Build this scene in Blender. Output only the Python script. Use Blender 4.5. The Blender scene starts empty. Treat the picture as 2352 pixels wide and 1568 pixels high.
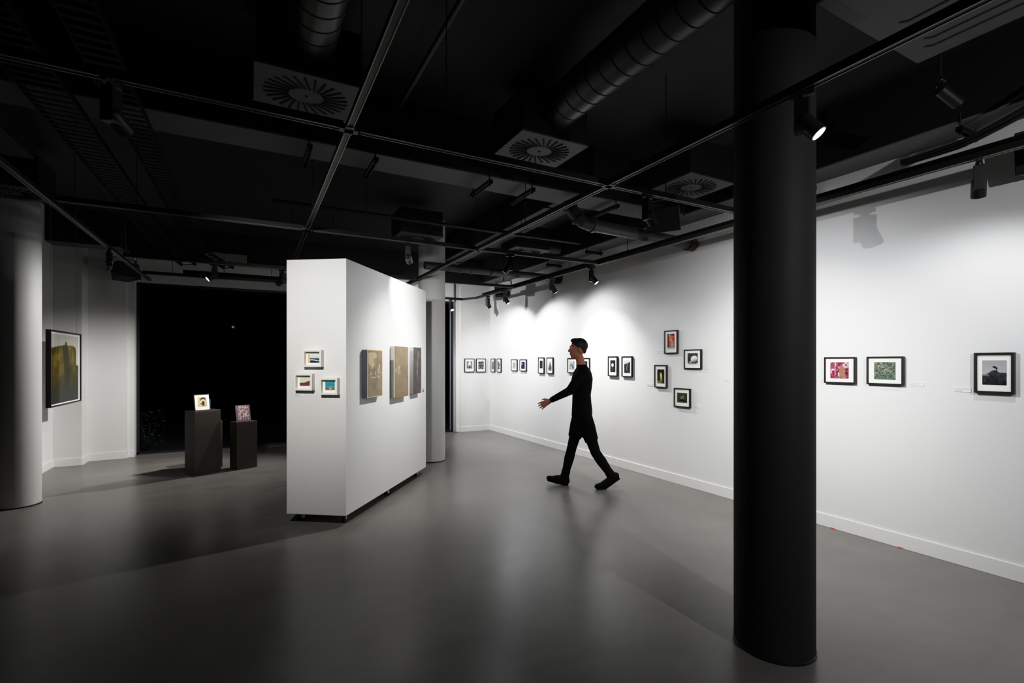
import bpy, bmesh, math, random
from mathutils import Vector, Matrix, noise
random.seed(4)
S = bpy.context.scene
COL = S.collection
PI = math.pi
R = math.radians

# ------------------------------------------------------------------ view geometry
TH = R(28.1); F = 1120.0; CX = 1176.0; HV = 830.0; H = 1.55
CT, ST = math.cos(TH), math.sin(TH)
def ray(u, v):
    a = (u - CX) / F
    return Vector((a * CT + ST, -a * ST + CT, (HV - v) / F))
EYE = Vector((0, 0, H))
def on_z(u, v, z): d = ray(u, v); return EYE + d * ((z - H) / d.z)
def on_x(u, v, x): d = ray(u, v); return EYE + d * (x / d.x)
def on_y(u, v, y): d = ray(u, v); return EYE + d * (y / d.y)
def at_t(u, v, t): return EYE + ray(u, v) * t

cam = bpy.data.cameras.new('camera'); co = bpy.data.objects.new('camera', cam); COL.objects.link(co)
co.location = EYE; co.rotation_euler = (PI / 2, 0, -TH)
cam.sensor_width = 36; cam.sensor_fit = 'HORIZONTAL'; cam.lens = F / 2352 * 36
cam.shift_y = (HV - 784) / 2352; cam.clip_start = .02
S.camera = co
S.view_settings.view_transform = 'Standard'
S.view_settings.look = 'None'
S.view_settings.gamma = .82                     # photograph's contrast
S.view_settings.use_curve_mapping = True        # soft highlight shoulder
cmap = S.view_settings.curve_mapping; cmap.white_level = (2, 2, 2); cmap.use_clip = False
cv = cmap.curves[3]
for p in ((.15, .30), (.32, .62), (.45, .80), (.65, .925)): cv.points.new(*p)
cmap.update()
S.cycles.use_denoising = True
S.cycles.sample_clamp_indirect = 4.0
S.cycles.max_bounces = 10; S.cycles.diffuse_bounces = 5
S.cycles.transparent_max_bounces = 12
S.cycles.caustics_reflective = False; S.cycles.caustics_refractive = False

w = bpy.data.worlds.new('world'); S.world = w; w.use_nodes = True
w.node_tree.nodes['Background'].inputs[0].default_value = (.75, .82, 1, 1)
w.node_tree.nodes['Background'].inputs[1].default_value = .0006

# ------------------------------------------------------------------ materials
def s2l(c):
    return tuple((x / 12.92 if x <= .04045 else ((x + .055) / 1.055) ** 2.4) for x in c)
def rgb(r, g, b): return s2l((r / 255, g / 255, b / 255))
def mat(name, col, rough=.6, metal=0, spec=.5, noise_amt=0, noise_scale=8, bump=0, bump_scale=60, coat=0):
    m = bpy.data.materials.new(name); m.use_nodes = True
    nt = m.node_tree; b = nt.nodes['Principled BSDF']
    b.inputs['Roughness'].default_value = rough; b.inputs['Metallic'].default_value = metal
    b.inputs['Specular IOR Level'].default_value = spec
    b.inputs['Coat Weight'].default_value = coat
    tc = nt.nodes.new('ShaderNodeTexCoord')
    n = nt.nodes.new('ShaderNodeTexNoise'); n.inputs['Scale'].default_value = noise_scale
    n.inputs['Detail'].default_value = 5
    nt.links.new(tc.outputs['Object'], n.inputs['Vector'])
    mp = nt.nodes.new('ShaderNodeMapRange')
    mp.inputs['To Min'].default_value = 1 - noise_amt; mp.inputs['To Max'].default_value = 1 + noise_amt
    nt.links.new(n.outputs['Fac'], mp.inputs['Value'])
    mx = nt.nodes.new('ShaderNodeVectorMath'); mx.operation = 'SCALE'
    mx.inputs[0].default_value = col[:3]
    nt.links.new(mp.outputs['Result'], mx.inputs['Scale'])
    nt.links.new(mx.outputs['Vector'], b.inputs['Base Color'])
    if bump:
        n2 = nt.nodes.new('ShaderNodeTexNoise'); n2.inputs['Scale'].default_value = bump_scale
        nt.links.new(tc.outputs['Object'], n2.inputs['Vector'])
        bp = nt.nodes.new('ShaderNodeBump'); bp.inputs['Strength'].default_value = bump; bp.inputs['Distance'].default_value = .01
        nt.links.new(n2.outputs['Fac'], bp.inputs['Height']); nt.links.new(bp.outputs['Normal'], b.inputs['Normal'])
    return m

M = {}
M['wall'] = mat('white_wall_paint', (.66, .66, .655), .75, spec=.25, noise_amt=.015, noise_scale=2, bump=.03, bump_scale=250)
M['panelwhite'] = mat('white_panel_paint', (.68, .68, .67), .6, spec=.3, noise_amt=.012, noise_scale=3)
M['skirting'] = mat('skirting_paint', (.70, .70, .695), .4, noise_amt=.01)
M['ceil'] = mat('black_ceiling_paint', (.0105, .0103, .0115), .7, noise_amt=.35, noise_scale=1.6, bump=.1, bump_scale=30)
M['beam'] = mat('charcoal_beam_paint', (.13, .127, .132), .75, noise_amt=.15, noise_scale=1.2)
M['blackside'] = mat('black_painted_steel', (.004, .004, .0045), .6, noise_amt=.1)
M['duct'] = mat('dark_duct_paint', (.030, .030, .032), .38, spec=.5, noise_amt=.15, noise_scale=3)
M['pipe'] = mat('dark_pipe_paint', (.055, .055, .062), .45, noise_amt=.1)
M['grille'] = mat('grey_diffuser_paint', (.075, .074, .077), .6, noise_amt=.06)
M['cassette'] = mat('grey_cassette_paint', (.05, .049, .05), .6, noise_amt=.06)
M['slot'] = mat('black_slot', (.002, .002, .002), .9)
M['track'] = mat('black_track', (.006, .006, .0065), .5)
M['rail'] = mat('bright_track_rail', (.24, .23, .19), .35, metal=.3)
M['fixture'] = mat('black_fixture', (.008, .008, .009), .45)
M['chrome'] = mat('chrome', (.65, .65, .65), .15, metal=1)
M['colwhite'] = mat('white_column_paint', (.60, .597, .595), .6, spec=.3, noise_amt=.02, noise_scale=3)
M['coldark'] = mat('charcoal_column_paint', (.030, .029, .030), .6, spec=.15, noise_amt=.12, noise_scale=4)
M['frameblack'] = mat('black_wood_frame', (.012, .011, .012), .4, noise_amt=.3, noise_scale=20)
M['framebrown'] = mat('dark_brown_wood_frame', (.018, .011, .009), .4, noise_amt=.4, noise_scale=15)
M['framewhite'] = mat('white_wood_frame', (.74, .72, .68), .5, noise_amt=.02)
M['mat'] = mat('ivory_mount_board', (.80, .785, .74), .8, spec=.2, noise_amt=.01)
M['matwhite'] = mat('white_mount_board', (.82, .82, .81), .8, spec=.2, noise_amt=.01)
M['plinth'] = mat('dark_brown_plinth', (.030, .023, .017), .5, noise_amt=.45, noise_scale=5)
M['canvasedge'] = mat('dark_canvas_edge', (.05, .055, .065), .6, noise_amt=.4, noise_scale=14)
M['canvasedge2'] = mat('pale_canvas_edge', (.52, .50, .46), .7, noise_amt=.1, noise_scale=9)
M['canvasedge3'] = mat('grey_canvas_edge', (.36, .35, .35), .7, noise_amt=.1, noise_scale=9)
M['rubber'] = mat('black_rubber', (.008, .008, .013), .6, spec=.3)
M['sole'] = mat('black_boot_sole', (.002, .002, .0022), .85, spec=.1)
M['tray'] = mat('black_tray_steel', (.0022, .0022, .0026), .6, spec=.15)
M['steel'] = mat('zinc_steel', (.35, .35, .36), .35, metal=.9)
M['hub'] = mat('white_wheel_hub', (.7, .7, .7), .4)
M['label'] = mat('label_card', (.78, .78, .775), .6)
M['ink'] = mat('pale_grey_ink', (.35, .35, .35), .7)
M['frame_dark'] = mat('dark_window_frame', (.012, .012, .013), .4)
M['skinm'] = None
M['cloth'] = mat('black_cloth', (.004, .004, .0045), .9, spec=.1, noise_amt=.2, noise_scale=30)
M['cloth2'] = mat('black_cotton', (.003, .003, .0035), .9, spec=.1, noise_amt=.2, noise_scale=40)
M['boot'] = mat('black_leather', (.0025, .0025, .0028), .8, spec=.12)
M['hair'] = mat('black_hair', (.006, .004, .0035), .6, noise_amt=.4, noise_scale=60)
M['teal'] = mat('teal_cloth_cover', rgb(30, 92, 108), .6, noise_amt=.2, noise_scale=18)
M['paper'] = mat('white_paper_block', (.8, .8, .78), .7)
M['leaf'] = mat('dark_leaf', (.035, .045, .012), .45, noise_amt=.5, noise_scale=20)
M['soil'] = mat('dark_paving', (.01, .01, .011), .8, noise_amt=.3)
M['redtape'] = mat('red_tape', (.75, .09, .05), .6)
M['brick'] = mat('brown_pipe_seal', (.10, .05, .015), .8, noise_amt=.4)
M['plastic'] = mat('white_plastic', (.70, .70, .70), .4)

def emis(name, col, st):
    m = bpy.data.materials.new(name); m.use_nodes = True; nt = m.node_tree
    nt.nodes.remove(nt.nodes['Principled BSDF'])
    e = nt.nodes.new('ShaderNodeEmission'); e.inputs[0].default_value = (*col, 1); e.inputs[1].default_value = st
    nt.links.new(e.outputs[0], nt.nodes['Material Output'].inputs[0])
    m.cycles.emission_sampling = 'NONE'
    return m
M['lens_on'] = emis('lit_lens', (.93, .95, 1), 3)
M['lens_off'] = mat('dark_lens', (.02, .02, .025), .15)

def glassmat(name, k, tint=(1, 1, 1), rg=.03):
    m = bpy.data.materials.new(name); m.use_nodes = True; nt = m.node_tree
    nt.nodes.remove(nt.nodes['Principled BSDF'])
    t = nt.nodes.new('ShaderNodeBsdfTransparent'); t.inputs[0].default_value = (*tint, 1)
    g = nt.nodes.new('ShaderNodeBsdfGlossy'); g.inputs['Roughness'].default_value = rg
    fr = nt.nodes.new('ShaderNodeFresnel'); fr.inputs[0].default_value = 1.45
    mu = nt.nodes.new('ShaderNodeMath'); mu.operation = 'MULTIPLY'; mu.inputs[1].default_value = k
    nt.links.new(fr.outputs[0], mu.inputs[0])
    x = nt.nodes.new('ShaderNodeMixShader')
    nt.links.new(mu.outputs[0], x.inputs[0]); nt.links.new(t.outputs[0], x.inputs[1]); nt.links.new(g.outputs[0], x.inputs[2])
    nt.links.new(x.outputs[0], nt.nodes['Material Output'].inputs[0])
    return m
M['glass'] = glassmat('picture_glass', .05)
M['window'] = glassmat('night_window_glass', .002, (.85, .88, .92), .03)

def floormat():
    m = bpy.data.materials.new('polished_concrete'); m.use_nodes = True; nt = m.node_tree; b = nt.nodes['Principled BSDF']
    tc = nt.nodes.new('ShaderNodeTexCoord')
    def nz(scale, detail, dist, sc=(1, 1, 1)):
        mp = nt.nodes.new('ShaderNodeMapping'); mp.inputs['Scale'].default_value = sc
        mp.inputs['Rotation'].default_value = (0, 0, R(35))
        nt.links.new(tc.outputs['Object'], mp.inputs['Vector'])
        n = nt.nodes.new('ShaderNodeTexNoise'); n.inputs['Scale'].default_value = scale
        n.inputs['Detail'].default_value = detail; n.inputs['Distortion'].default_value = dist
        nt.links.new(mp.outputs['Vector'], n.inputs['Vector']); return n
    n1 = nz(.9, 5, 1.0); n2 = nz(2.2, 6, 1.4, (1, 1.8, 1))
    mx = nt.nodes.new('ShaderNodeMix'); mx.data_type = 'FLOAT'; mx.inputs[0].default_value = .5
    nt.links.new(n1.outputs['Fac'], mx.inputs[2]); nt.links.new(n2.outputs['Fac'], mx.inputs[3])
    cr = nt.nodes.new('ShaderNodeValToRGB')
    cr.color_ramp.elements[0].position = .32; cr.color_ramp.elements[0].color = (.152, .144, .134, 1)
    cr.color_ramp.elements[1].position = .68; cr.color_ramp.elements[1].color = (.202, .192, .178, 1)
    nt.links.new(mx.outputs[0], cr.inputs['Fac']); nt.links.new(cr.outputs['Color'], b.inputs['Base Color'])
    rr = nt.nodes.new('ShaderNodeMapRange'); rr.inputs['From Min'].default_value = .3; rr.inputs['From Max'].default_value = .7
    rr.inputs['To Min'].default_value = .28; rr.inputs['To Max'].default_value = .335
    nt.links.new(n2.outputs['Fac'], rr.inputs['Value']); nt.links.new(rr.outputs['Result'], b.inputs['Roughness'])
    b.inputs['Specular IOR Level'].default_value = .5
    bp = nt.nodes.new('ShaderNodeBump'); bp.inputs['Strength'].default_value = .004; bp.inputs['Distance'].default_value = .02
    nt.links.new(n2.outputs['Fac'], bp.inputs['Height']); nt.links.new(bp.outputs['Normal'], b.inputs['Normal'])
    return m
M['floor'] = floormat()

def artmat(name, rough=.55):
    m = bpy.data.materials.new(name); m.use_nodes = True; nt = m.node_tree; b = nt.nodes['Principled BSDF']
    a = nt.nodes.new('ShaderNodeAttribute'); a.attribute_name = 'paint'
    nt.links.new(a.outputs['Color'], b.inputs['Base Color'])
    b.inputs['Roughness'].default_value = rough; b.inputs['Specular IOR Level'].default_value = .2
    return m
M['art'] = artmat('printed_image'); M['skin'] = artmat('skin', .55)

# ------------------------------------------------------------------ mesh helpers
class MB:
    def __init__(s): s.b = bmesh.new()
    def box(s, c, d, rot=None):
        r = bmesh.ops.create_cube(s.b, size=1)
        mt = Matrix.Translation(c) @ (rot.to_4x4() if rot else Matrix.Identity(4)) @ Matrix.Diagonal((*d, 1))
        bmesh.ops.transform(s.b, matrix=mt, verts=r['verts']); return s
    def box2(s, a, b):
        a, b = Vector(a), Vector(b)
        return s.box((a + b) / 2, [abs(x) for x in (b - a)])
    def bar(s, p, q, wd, ht):
        p, q = Vector(p), Vector(q); d = q - p
        rot = d.to_track_quat('X', 'Z').to_matrix()
        return s.box((p + q) / 2, (d.length, wd, ht), rot)
    def cone(s, p, q, r1, r2, n=20, caps=True):
        p, q = Vector(p), Vector(q); d = q - p
        r = bmesh.ops.create_cone(s.b, cap_ends=caps, segments=n, radius1=r1, radius2=r2, depth=d.length)
        mt = Matrix.Translation((p + q) / 2) @ d.to_track_quat('Z', 'Y').to_matrix().to_4x4()
        bmesh.ops.transform(s.b, matrix=mt, verts=r['verts']); return s
    def cyl(s, p, q, r, n=20): return s.cone(p, q, r, r, n)
    def ball(s, c, r, sc=(1, 1, 1), rot=None, u=16, v=10):
        q = bmesh.ops.create_uvsphere(s.b, u_segments=u, v_segments=v, radius=r)
        mt = Matrix.Translation(c) @ (rot.to_4x4() if rot else Matrix.Identity(4)) @ Matrix.Diagonal((*sc, 1))
        bmesh.ops.transform(s.b, matrix=mt, verts=q['verts']); return s
    def caps(s, p, q, r1, r2, n=14):
        s.cone(p, q, r1, r2, n); s.ball(p, r1, u=n, v=8); s.ball(q, r2, u=n, v=8); return s
    def lathe(s, prof, n=32, c=(0, 0, 0), close=True):
        rings = []
        for (r, z) in prof:
            rings.append([s.b.verts.new((c[0] + r * math.cos(2 * PI * k / n), c[1] + r * math.sin(2 * PI * k / n), c[2] + z)) for k in range(n)])
        for a, b in zip(rings, rings[1:]):
            for k in range(n):
                s.b.faces.new((a[k], a[(k + 1) % n], b[(k + 1) % n], b[k]))
        if close:
            s.b.faces.new(rings[0][::-1]); s.b.faces.new(rings[-1])
        return s
    def loft(s, secs, n=24):
        # secs: list of (center, rx, ry)  horizontal ellipses
        rings = []
        for (c, rx, ry) in secs:
            rings.append([s.b.verts.new((c[0] + rx * math.cos(2 * PI * k / n), c[1] + ry * math.sin(2 * PI * k / n), c[2])) for k in range(n)])
        for a, b in zip(rings, rings[1:]):
            for k in range(n): s.b.faces.new((a[k], a[(k + 1) % n], b[(k + 1) % n], b[k]))
        s.b.faces.new(rings[0][::-1]); s.b.faces.new(rings[-1]); return s
    def prism(s, pts, z0, z1):
        lo = [s.b.verts.new((p[0], p[1], z0)) for p in pts]; hi = [s.b.verts.new((p[0], p[1], z1)) for p in pts]
        n = len(pts)
        s.b.faces.new(lo[::-1]); s.b.faces.new(hi)
        for k in range(n): s.b.faces.new((lo[k], lo[(k + 1) % n], hi[(k + 1) % n], hi[k]))
        return s
    def build(s, name, m, parent=None, smooth=False, bevel=0, seg=2):
        bmesh.ops.recalc_face_normals(s.b, faces=s.b.faces)
        me = bpy.data.meshes.new(name); s.b.to_mesh(me); s.b.free()
        me.materials.append(m)
        o = bpy.data.objects.new(name, me); COL.objects.link(o)
        if parent is not None: o.parent = parent
        if smooth:
            for p in me.polygons: p.use_smooth = True
            try: me.set_sharp_from_angle(angle=R(40))
            except Exception: pass
        if bevel:
            bv = o.modifiers.new('bevel', 'BEVEL'); bv.width = bevel; bv.segments = seg; bv.limit_method = 'ANGLE'
        return o
def tag(o, label=None, cat=None, group=None, kind=None):
    if label: o['label'] = label
    if cat: o['category'] = cat
    if group: o['group'] = group
    if kind: o['kind'] = kind
    return o
def thing(name, label, cat, loc=(0, 0, 0), rz=0, group=None):
    o = bpy.data.objects.new(name, None); COL.objects.link(o); o.empty_display_size = .1
    o.location = loc; o.rotation_euler = (0, 0, rz); return tag(o, label, cat, group)
def copy_tree(o, parent=None):
    c = o.copy(); COL.objects.link(c)
    if parent is not None: c.parent = parent
    for ch in list(o.children): copy_tree(ch, c)
    return c
def struct(name, mb, m, **k):
    return tag(mb.build(name, m, **k), kind='structure')

# ------------------------------------------------------------------ setting
XR, YF, ZC = 4.77, 10.0, 3.75
XL, YB = -2.57, -5.0
ZB = 3.25
struct('floor', MB().box2((XL - .3, YB - .3, -.1), (XR + .3, YF + .12, 0)), M['floor'])
struct('ceiling', MB().box2((XL - .3, YB - .3, ZC), (XR + .3, YF + .3, ZC + .12)), M['ceil'])
struct('wall_right', MB().box2((XR, YB, 0), (XR + .25, YF + .2, ZC)), M['wall'])
struct('wall_left', MB().box2((XL - .25, 8.9, 0), (XL, 9.46, ZC)), M['wall'])
struct('wall_left.001', MB().box2((XL - .25, YB, 2.86), (XL, 8.9, ZC)), M['wall'])
w2 = tag(thing('window_added', None, None), kind='structure')  # added unseen glazing, swallows light that would bounce off the left wall
fb_ = MB()
for y in (YB + .02, -1.6, 1.9, 5.4, 8.88): fb_.box2((XL - .1, y - .02, 0), (XL - .04, y + .02, 2.86))
fb_.box2((XL - .1, YB, 0), (XL - .04, 8.9, .045)); fb_.box2((XL - .1, YB, 2.82), (XL - .04, 8.9, 2.86))
fb_.build('window_frame', M['frame_dark'], w2)
for a, b in ((YB + .04, -1.62), (-1.58, 1.88), (1.92, 5.38), (5.42, 8.86)):
    MB().box2((XL - .075, a, .045), (XL - .067, b, 2.82)).build('window_pane', M['window'], w2)
struct('wall_back', MB().box2((XL - .25, YB - .25, 0), (XR + .25, YB, ZC)), M['wall'])
# far wall: stepped pier at the left, pier at the right, lintel over the glazing
struct('wall_far', MB().prism([(XL - .25, 9.46), (-2.24, 9.46), (-2.24, 9.77), (-1.77, 9.80), (-1.77, 9.88), (-1.68, 9.88), (-1.68, 10.25), (XL - .25, 10.25)], 0, ZC), M['wall'])
struct('wall_far.001', MB().prism([(4.05, 9.98), (XR, 9.98), (XR, 10.25), (3.9, 10.25), (3.9, 10.08), (3.97, 10.08), (3.97, 10.04), (4.05, 10.04)], 0, ZC), M['wall'])
struct('wall_far.002', MB().box2((-1.68, 10.0, 2.86), (3.9, 10.25, ZC)), M['wall'])
# skirting
def skirt(name, pts, h=.118, t=.014):
    mb = MB()
    for p, q in zip(pts, pts[1:]):
        p, q = Vector((*p, 0)), Vector((*q, 0)); d = (q - p).normalized(); nrm = Vector((d.y, -d.x, 0))
        a = p + nrm * t / 2 + Vector((0, 0, h / 2)) - d * 0.0; b = q + nrm * t / 2 + Vector((0, 0, h / 2)) + d * t * .0
        mb.bar(a, b, t, h)
    return struct(name, mb, M['skirting'], bevel=.003)
skirt('baseboard_right', [(XR, 9.98), (XR, YB)])
skirt('baseboard_far', [(3.97, 10.04), (4.05, 10.04), (4.05, 9.98), (XR, 9.98)])
skirt('baseboard_left', [(XL, 8.9), (XL, 9.46), (-2.24, 9.46), (-2.24, 9.77), (-1.77, 9.80), (-1.77, 9.88), (-1.68, 9.88)])
# glazing
w1 = thing('window_1', None, None, (0, 0, 0)); tag(w1, kind='structure')
fb = MB()
for x in (-1.66, .62, 2.3, 3.88): fb.box2((x - .02, 10.03, .0), (x + .02, 10.09, 2.86))
fb.box2((-1.68, 10.03, 0), (3.9, 10.09, .045)); fb.box2((-1.68, 10.03, 2.82), (3.9, 10.09, 2.86))
fb.build('window_frame', M['frame_dark'], w1)
for a, b in ((-1.64, .6), (.64, 2.28), (2.32, 3.86)):
    MB().box2((a, 10.055, .045), (b, 10.063, 2.82)).build('window_pane', M['window'], w1)
struct('trim_1', MB().box2((-1.68, 9.955, 0), (3.97, 10.03, .012)), mat('grey_sill_metal', (.12, .12, .13), .4))
# night outside: paving and shrubs
struct('floor_outside', MB().box2((-8, 10.25, -.12), (9, 16, -.02)), M['soil'])
def shrub(label, x, y, rad, ht, n, seed):
    rnd = random.Random(seed)
    t = thing('garden_shrub', label, 'shrub', (x, y, -.02), 0)
    st = MB()
    for k in range(9):
        a = rnd.uniform(0, 2 * PI); st.cone((0, 0, 0), (rad * .6 * math.cos(a), rad * .6 * math.sin(a), ht * rnd.uniform(.5, .9)), .008, .003, 6)
    st.build('stem', M['frame_dark'], t)
    b = bmesh.new()
    for k in range(n):
        a = rnd.uniform(0, 2 * PI); z = rnd.uniform(.08, ht); rr = rad * math.sqrt(rnd.random())
        c = Vector((rr * math.cos(a), rr * math.sin(a), z)); s = rnd.uniform(.012, .03)
        m3 = Matrix.Rotation(rnd.uniform(0, 6), 3, 'Z') @ Matrix.Rotation(rnd.uniform(-1.2, 1.2), 3, 'X')
        vs = [b.verts.new(c + m3 @ Vector(p) * s) for p in ((-1, 0, 0), (0, -.45, 0), (1, 0, .1), (0, .45, 0))]
        b.faces.new(vs)
    mb = MB(); mb.b.free(); mb.b = b
    mb.build('foliage', M['leaf'], t)
    return t
shrub('low dark shrub outside the black window beside the left pier', -1.62, 10.62, .26, .7, 420, 3)
shrub('low dark shrub outside the black window beside the white partition', .78, 11.0, .34, .45, 420, 5)

# beams
def beam(name, label, lo, hi, front):
    """steel-like downstand: soffit coloured lighter for floor bounce, sides coloured black as unlit faces"""
    t = thing(name, label, 'beam', ((lo[0] + hi[0]) / 2, (lo[1] + hi[1]) / 2, ZB))
    c = Vector(t.location); a = Vector(lo) - c; b = Vector(hi) - c
    MB().box2((a.x, a.y, .012), (b.x, b.y, ZC - ZB)).build('beam_side', M['blackside'], t)  # black here stands in for the unlit side faces
    MB().box2((a.x + .004, a.y + .004, 0), (b.x - .004, b.y - .004, .012)).build('beam_soffit', M['beam'], t)
    return t
beam('ceiling_beam', 'wide dark cross beam spanning the ceiling behind the two nearer air grilles', (XL, 4.05, ZB), (4.43, 4.41, ZC), 'y')
beam('ceiling_beam', 'dark edge beam running along the top of the long picture wall', (4.43, YB, ZB), (XR, 9.64, ZC), 'x')
beam('ceiling_beam', 'dark edge beam across the far end above the black glazing', (-1.7, 9.64, ZB), (XR, 10.0, ZC), 'y')
beam('ceiling_beam', 'black ceiling bulkhead above the white pier at the far left', (XL, 9.15, ZB - .13), (-1.72, 9.455, ZC), 'y')

# grey plate on the far beam
p0 = on_y(471, 577, 9.6); p1 = on_y(567, 609, 9.6)
gp = MB().box2((p0.x, 9.615, 3.26), (p1.x, 9.638, p0.z)).build('beam_panel', mat('grey_panel', (.30, .28, .27), .7), bevel=.003)
tag(gp, 'blank grey rectangular panel on the black beam above the dark glazing', 'panel')

# columns
def column(label, x, y, r, m):
    t = thing('column', label, 'column', (x, y, 0))
    MB().lathe([(r, 0), (r, ZC)], 64).build('shaft', m, t, smooth=True)
    MB().lathe([(r + .004, 0.0), (r + .004, .012), (r, .014)], 64).build('base_seal', M['frame_dark'], t, smooth=True)
    return t
column('large dark charcoal round column in the right foreground', 2.53, 1.687, .20, M['coldark'])
column('white round column at the left edge beside the hanging hill picture', -2.24, 7.16, .2, M['colwhite'])
column('white round column partly hidden behind the far end of the mobile partition', 2.50, 7.36, .208, M['colwhite'])

# ------------------------------------------------------------------ ceiling services
def diffuser(label, x0, y0, sx=.6, sy=.52, open_to=(0, 0)):
    t = thing('air_diffuser', label, 'air vent', (x0 + sx / 2, y0 + sy / 2, ZB), 0, 'square swirl air diffusers under the ceiling')
    MB().box2((-sx / 2 + .01, -sy / 2 + .01, .012), (sx / 2 - .01, sy / 2 - .01, .34)).build('plenum_box', M['blackside'], t)
    pl = MB().box2((-sx / 2, -sy / 2, 0), (sx / 2, sy / 2, .014)).build('face_plate', M['grille'], t, bevel=.003)
    b = MB()
    n = 26; ky = sy / sx
    for k in range(n):
        a = 2 * PI * k / n; tw = R(38)
        p = Vector((math.cos(a) * .105, math.sin(a) * .105 * ky, -.002)); d = Vector((math.cos(a - tw * .6), math.sin(a - tw * .6) * ky, 0)) * .15
        b.bar(p, p + d, .013, .006)
    b.build('swirl_slots', M['slot'], pl)
    MB().cyl((0, 0, -.004), (0, 0, 0), .009, 12).build('centre_screw', M['slot'], pl)
    return t
diffuser('square swirl air grille at upper left, nearest to the camera, beside the left track', .01, 3.12)
diffuser('square swirl air grille at the centre between two light tracks', 1.755, 3.12)
diffuser('square swirl air grille beside the dark column, partly hidden by it', 3.49, 3.12, .6)
diffuser('small distant swirl air grille by the long picture wall', 3.45, 6.33)
diffuser('distant swirl air grille above the white partition and far column', 1.72, 6.33)
diffuser('swirl air grille above the white round column at the left edge', -2.45, 6.45)

def duct(label, x, y0, y1, z, r):
    t = thing('spiral_duct', label, 'duct', (x, y0, z))
    n = 40; prof = []
    b = MB(); L = y1 - y0
    b.cyl((0, 0, 0), (0, L, 0), r, 40)
    b.build('tube', M['duct'], t, smooth=True)
    s = MB(); k = .08
    pitch = .125
    while k < L:
        s.cyl((0, k, 0), (0, k + .007, 0), r + .0025, 40); k += pitch
    s.build('seam', M['slot'], t, smooth=True)
    return t
duct('black spiral duct running into the centre air grille box', 2.055, -1.0, 3.119, 3.47, .145)
duct('black spiral duct at the top left running into the left air grille box', .31, -1.0, 3.119, 3.48, .145)

def pipe(label, pts, r, name='drain_pipe', m='pipe'):
    o = Vector(pts[0]); t = thing(name, label, 'pipe', o)
    cu = MB()
    P = [Vector(p) - o for p in pts]
    for a, b in zip(P, P[1:]): cu.cyl(a, b, r, 24)
    for a in P[1:-1]: cu.ball(a, r * 1.0)
    cu.build('tube', M[m], t, smooth=True)
    return t, P
zp = 2.98
tp, P = pipe('grey elbowed pipe with a brown wall seal beside the dark column', [(2.86, 4.12, 3.2), (2.9, 4.12, 3.1), (3.02, 4.12, 3.0), (3.12, 4.12, zp), (4.72, 4.22, zp)], .064)
MB().cyl((P[3].x + .02, 0, P[3].z), (P[3].x + .06, 0.003, P[3].z), .075, 24).build('collar', M['pipe'], tp, smooth=True)
MB().cyl((P[1].x + .05, 0, P[1].z - .06), (P[1].x + .08, 0, P[1].z - .08), .075, 24).build('collar', M['pipe'], tp, smooth=True)
MB().cyl(P[4] - Vector((.06, .004, 0)), P[4] + Vector((.04, .003, 0)), .082, 24).build('wall_seal', M['brick'], tp, smooth=True)
tp, P = pipe('long straight grey pipe reaching the picture wall at the far end', [(2.3, 7.1, 3.0), (4.74, 7.15, 3.0)], .058)
for x in (.55, .75, 1.1): MB().cyl((x, 0.02, 0), (x + .03, .02, 0), .068, 24).build('collar', M['pipe'], tp, smooth=True)
MB().cyl(P[1] - Vector((.1, 0, 0)), P[1] + Vector((.02, 0, 0)), .09, 24).build('wall_seal', M['slot'], tp, smooth=True)
pipe('thin black sprinkler pipe across the ceiling behind the cross beam', [(.2, 5.9, 3.30), (4.3, 5.9, 3.30)], .022, 'sprinkler_pipe', 'track')
pipe('thin black sprinkler pipe along the ceiling left of the central track', [(1.05, -1.5, 3.6), (1.05, 3.98, 3.6)], .02, 'sprinkler_pipe', 'track')

# flexible duct beside the far diffuser
t = thing('flexible_duct', 'short grey ribbed duct beside the distant swirl grille at the picture wall', 'duct', (4.06, 6.6, 3.38))
b = MB()
for k in range(9): b.cyl((k * .035, 0, 0), (k * .035 + .022, 0, 0), .10, 24); b.cyl((k * .035, 0, 0), (k * .035 + .035, 0, 0), .092, 24)
b.build('ribbed_tube', M['duct'], t, smooth=True)

# air-conditioning cassette, upper right
t = thing('ceiling_cassette', 'grey slotted air conditioning cassette under the ceiling at upper right', 'air conditioner', (2.78, .85, 3.2))
MB().box2((-.48, -.48, .012), (.48, .48, .55)).build('casing', M['blackside'], t)
MB().box2((-.48, -.48, 0), (.48, .48, .03)).build('face_panel', M['cassette'], t, bevel=.008)
MB().box2((-.47, -.40, -.03), (-.20, .40, 0.0)).build('raised_flap', M['cassette'], t, bevel=.01)
sb = MB()
for k, x in enumerate((-.19, .02, .12, .27, .35)):
    sb.box2((x, -.46, -.003), (x + (.022 if k == 0 else .012), .36 - .03 * (k % 2), .002))
    if k: sb.bar((x + .006, .36 - .03 * (k % 2), 0), (x - .02, .385 - .03 * (k % 2), 0), .012, .005)
sb.build('air_slot', M['slot'], t)

# clamp fixture on the ceiling at upper right
q = at_t(2160, 205, 3.0)
t = thing('clamp_fixture', 'small black cylinder fixture with a shiny clamp hanging at upper right', 'ceiling fixture', q)
MB().cyl((0, 0, .05), (0, 0, ZC - q.z), .009, 10).build('drop_rod', M['track'], t, smooth=True)
cb = MB(); cb.cyl((-.03, 0, .055), (.03, 0, .055), .02, 16); cb.box((0, 0, .03), (.05, .035, .03)); cb.cyl((-.05, 0, .015), (.04, .02, .02), .008, 10)
cb.build('clamp', M['chrome'], t, smooth=True)
MB().cyl((0, 0, 0), (.11, -.05, -.085), .036, 20).build('barrel', M['fixture'], t, smooth=True)

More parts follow.
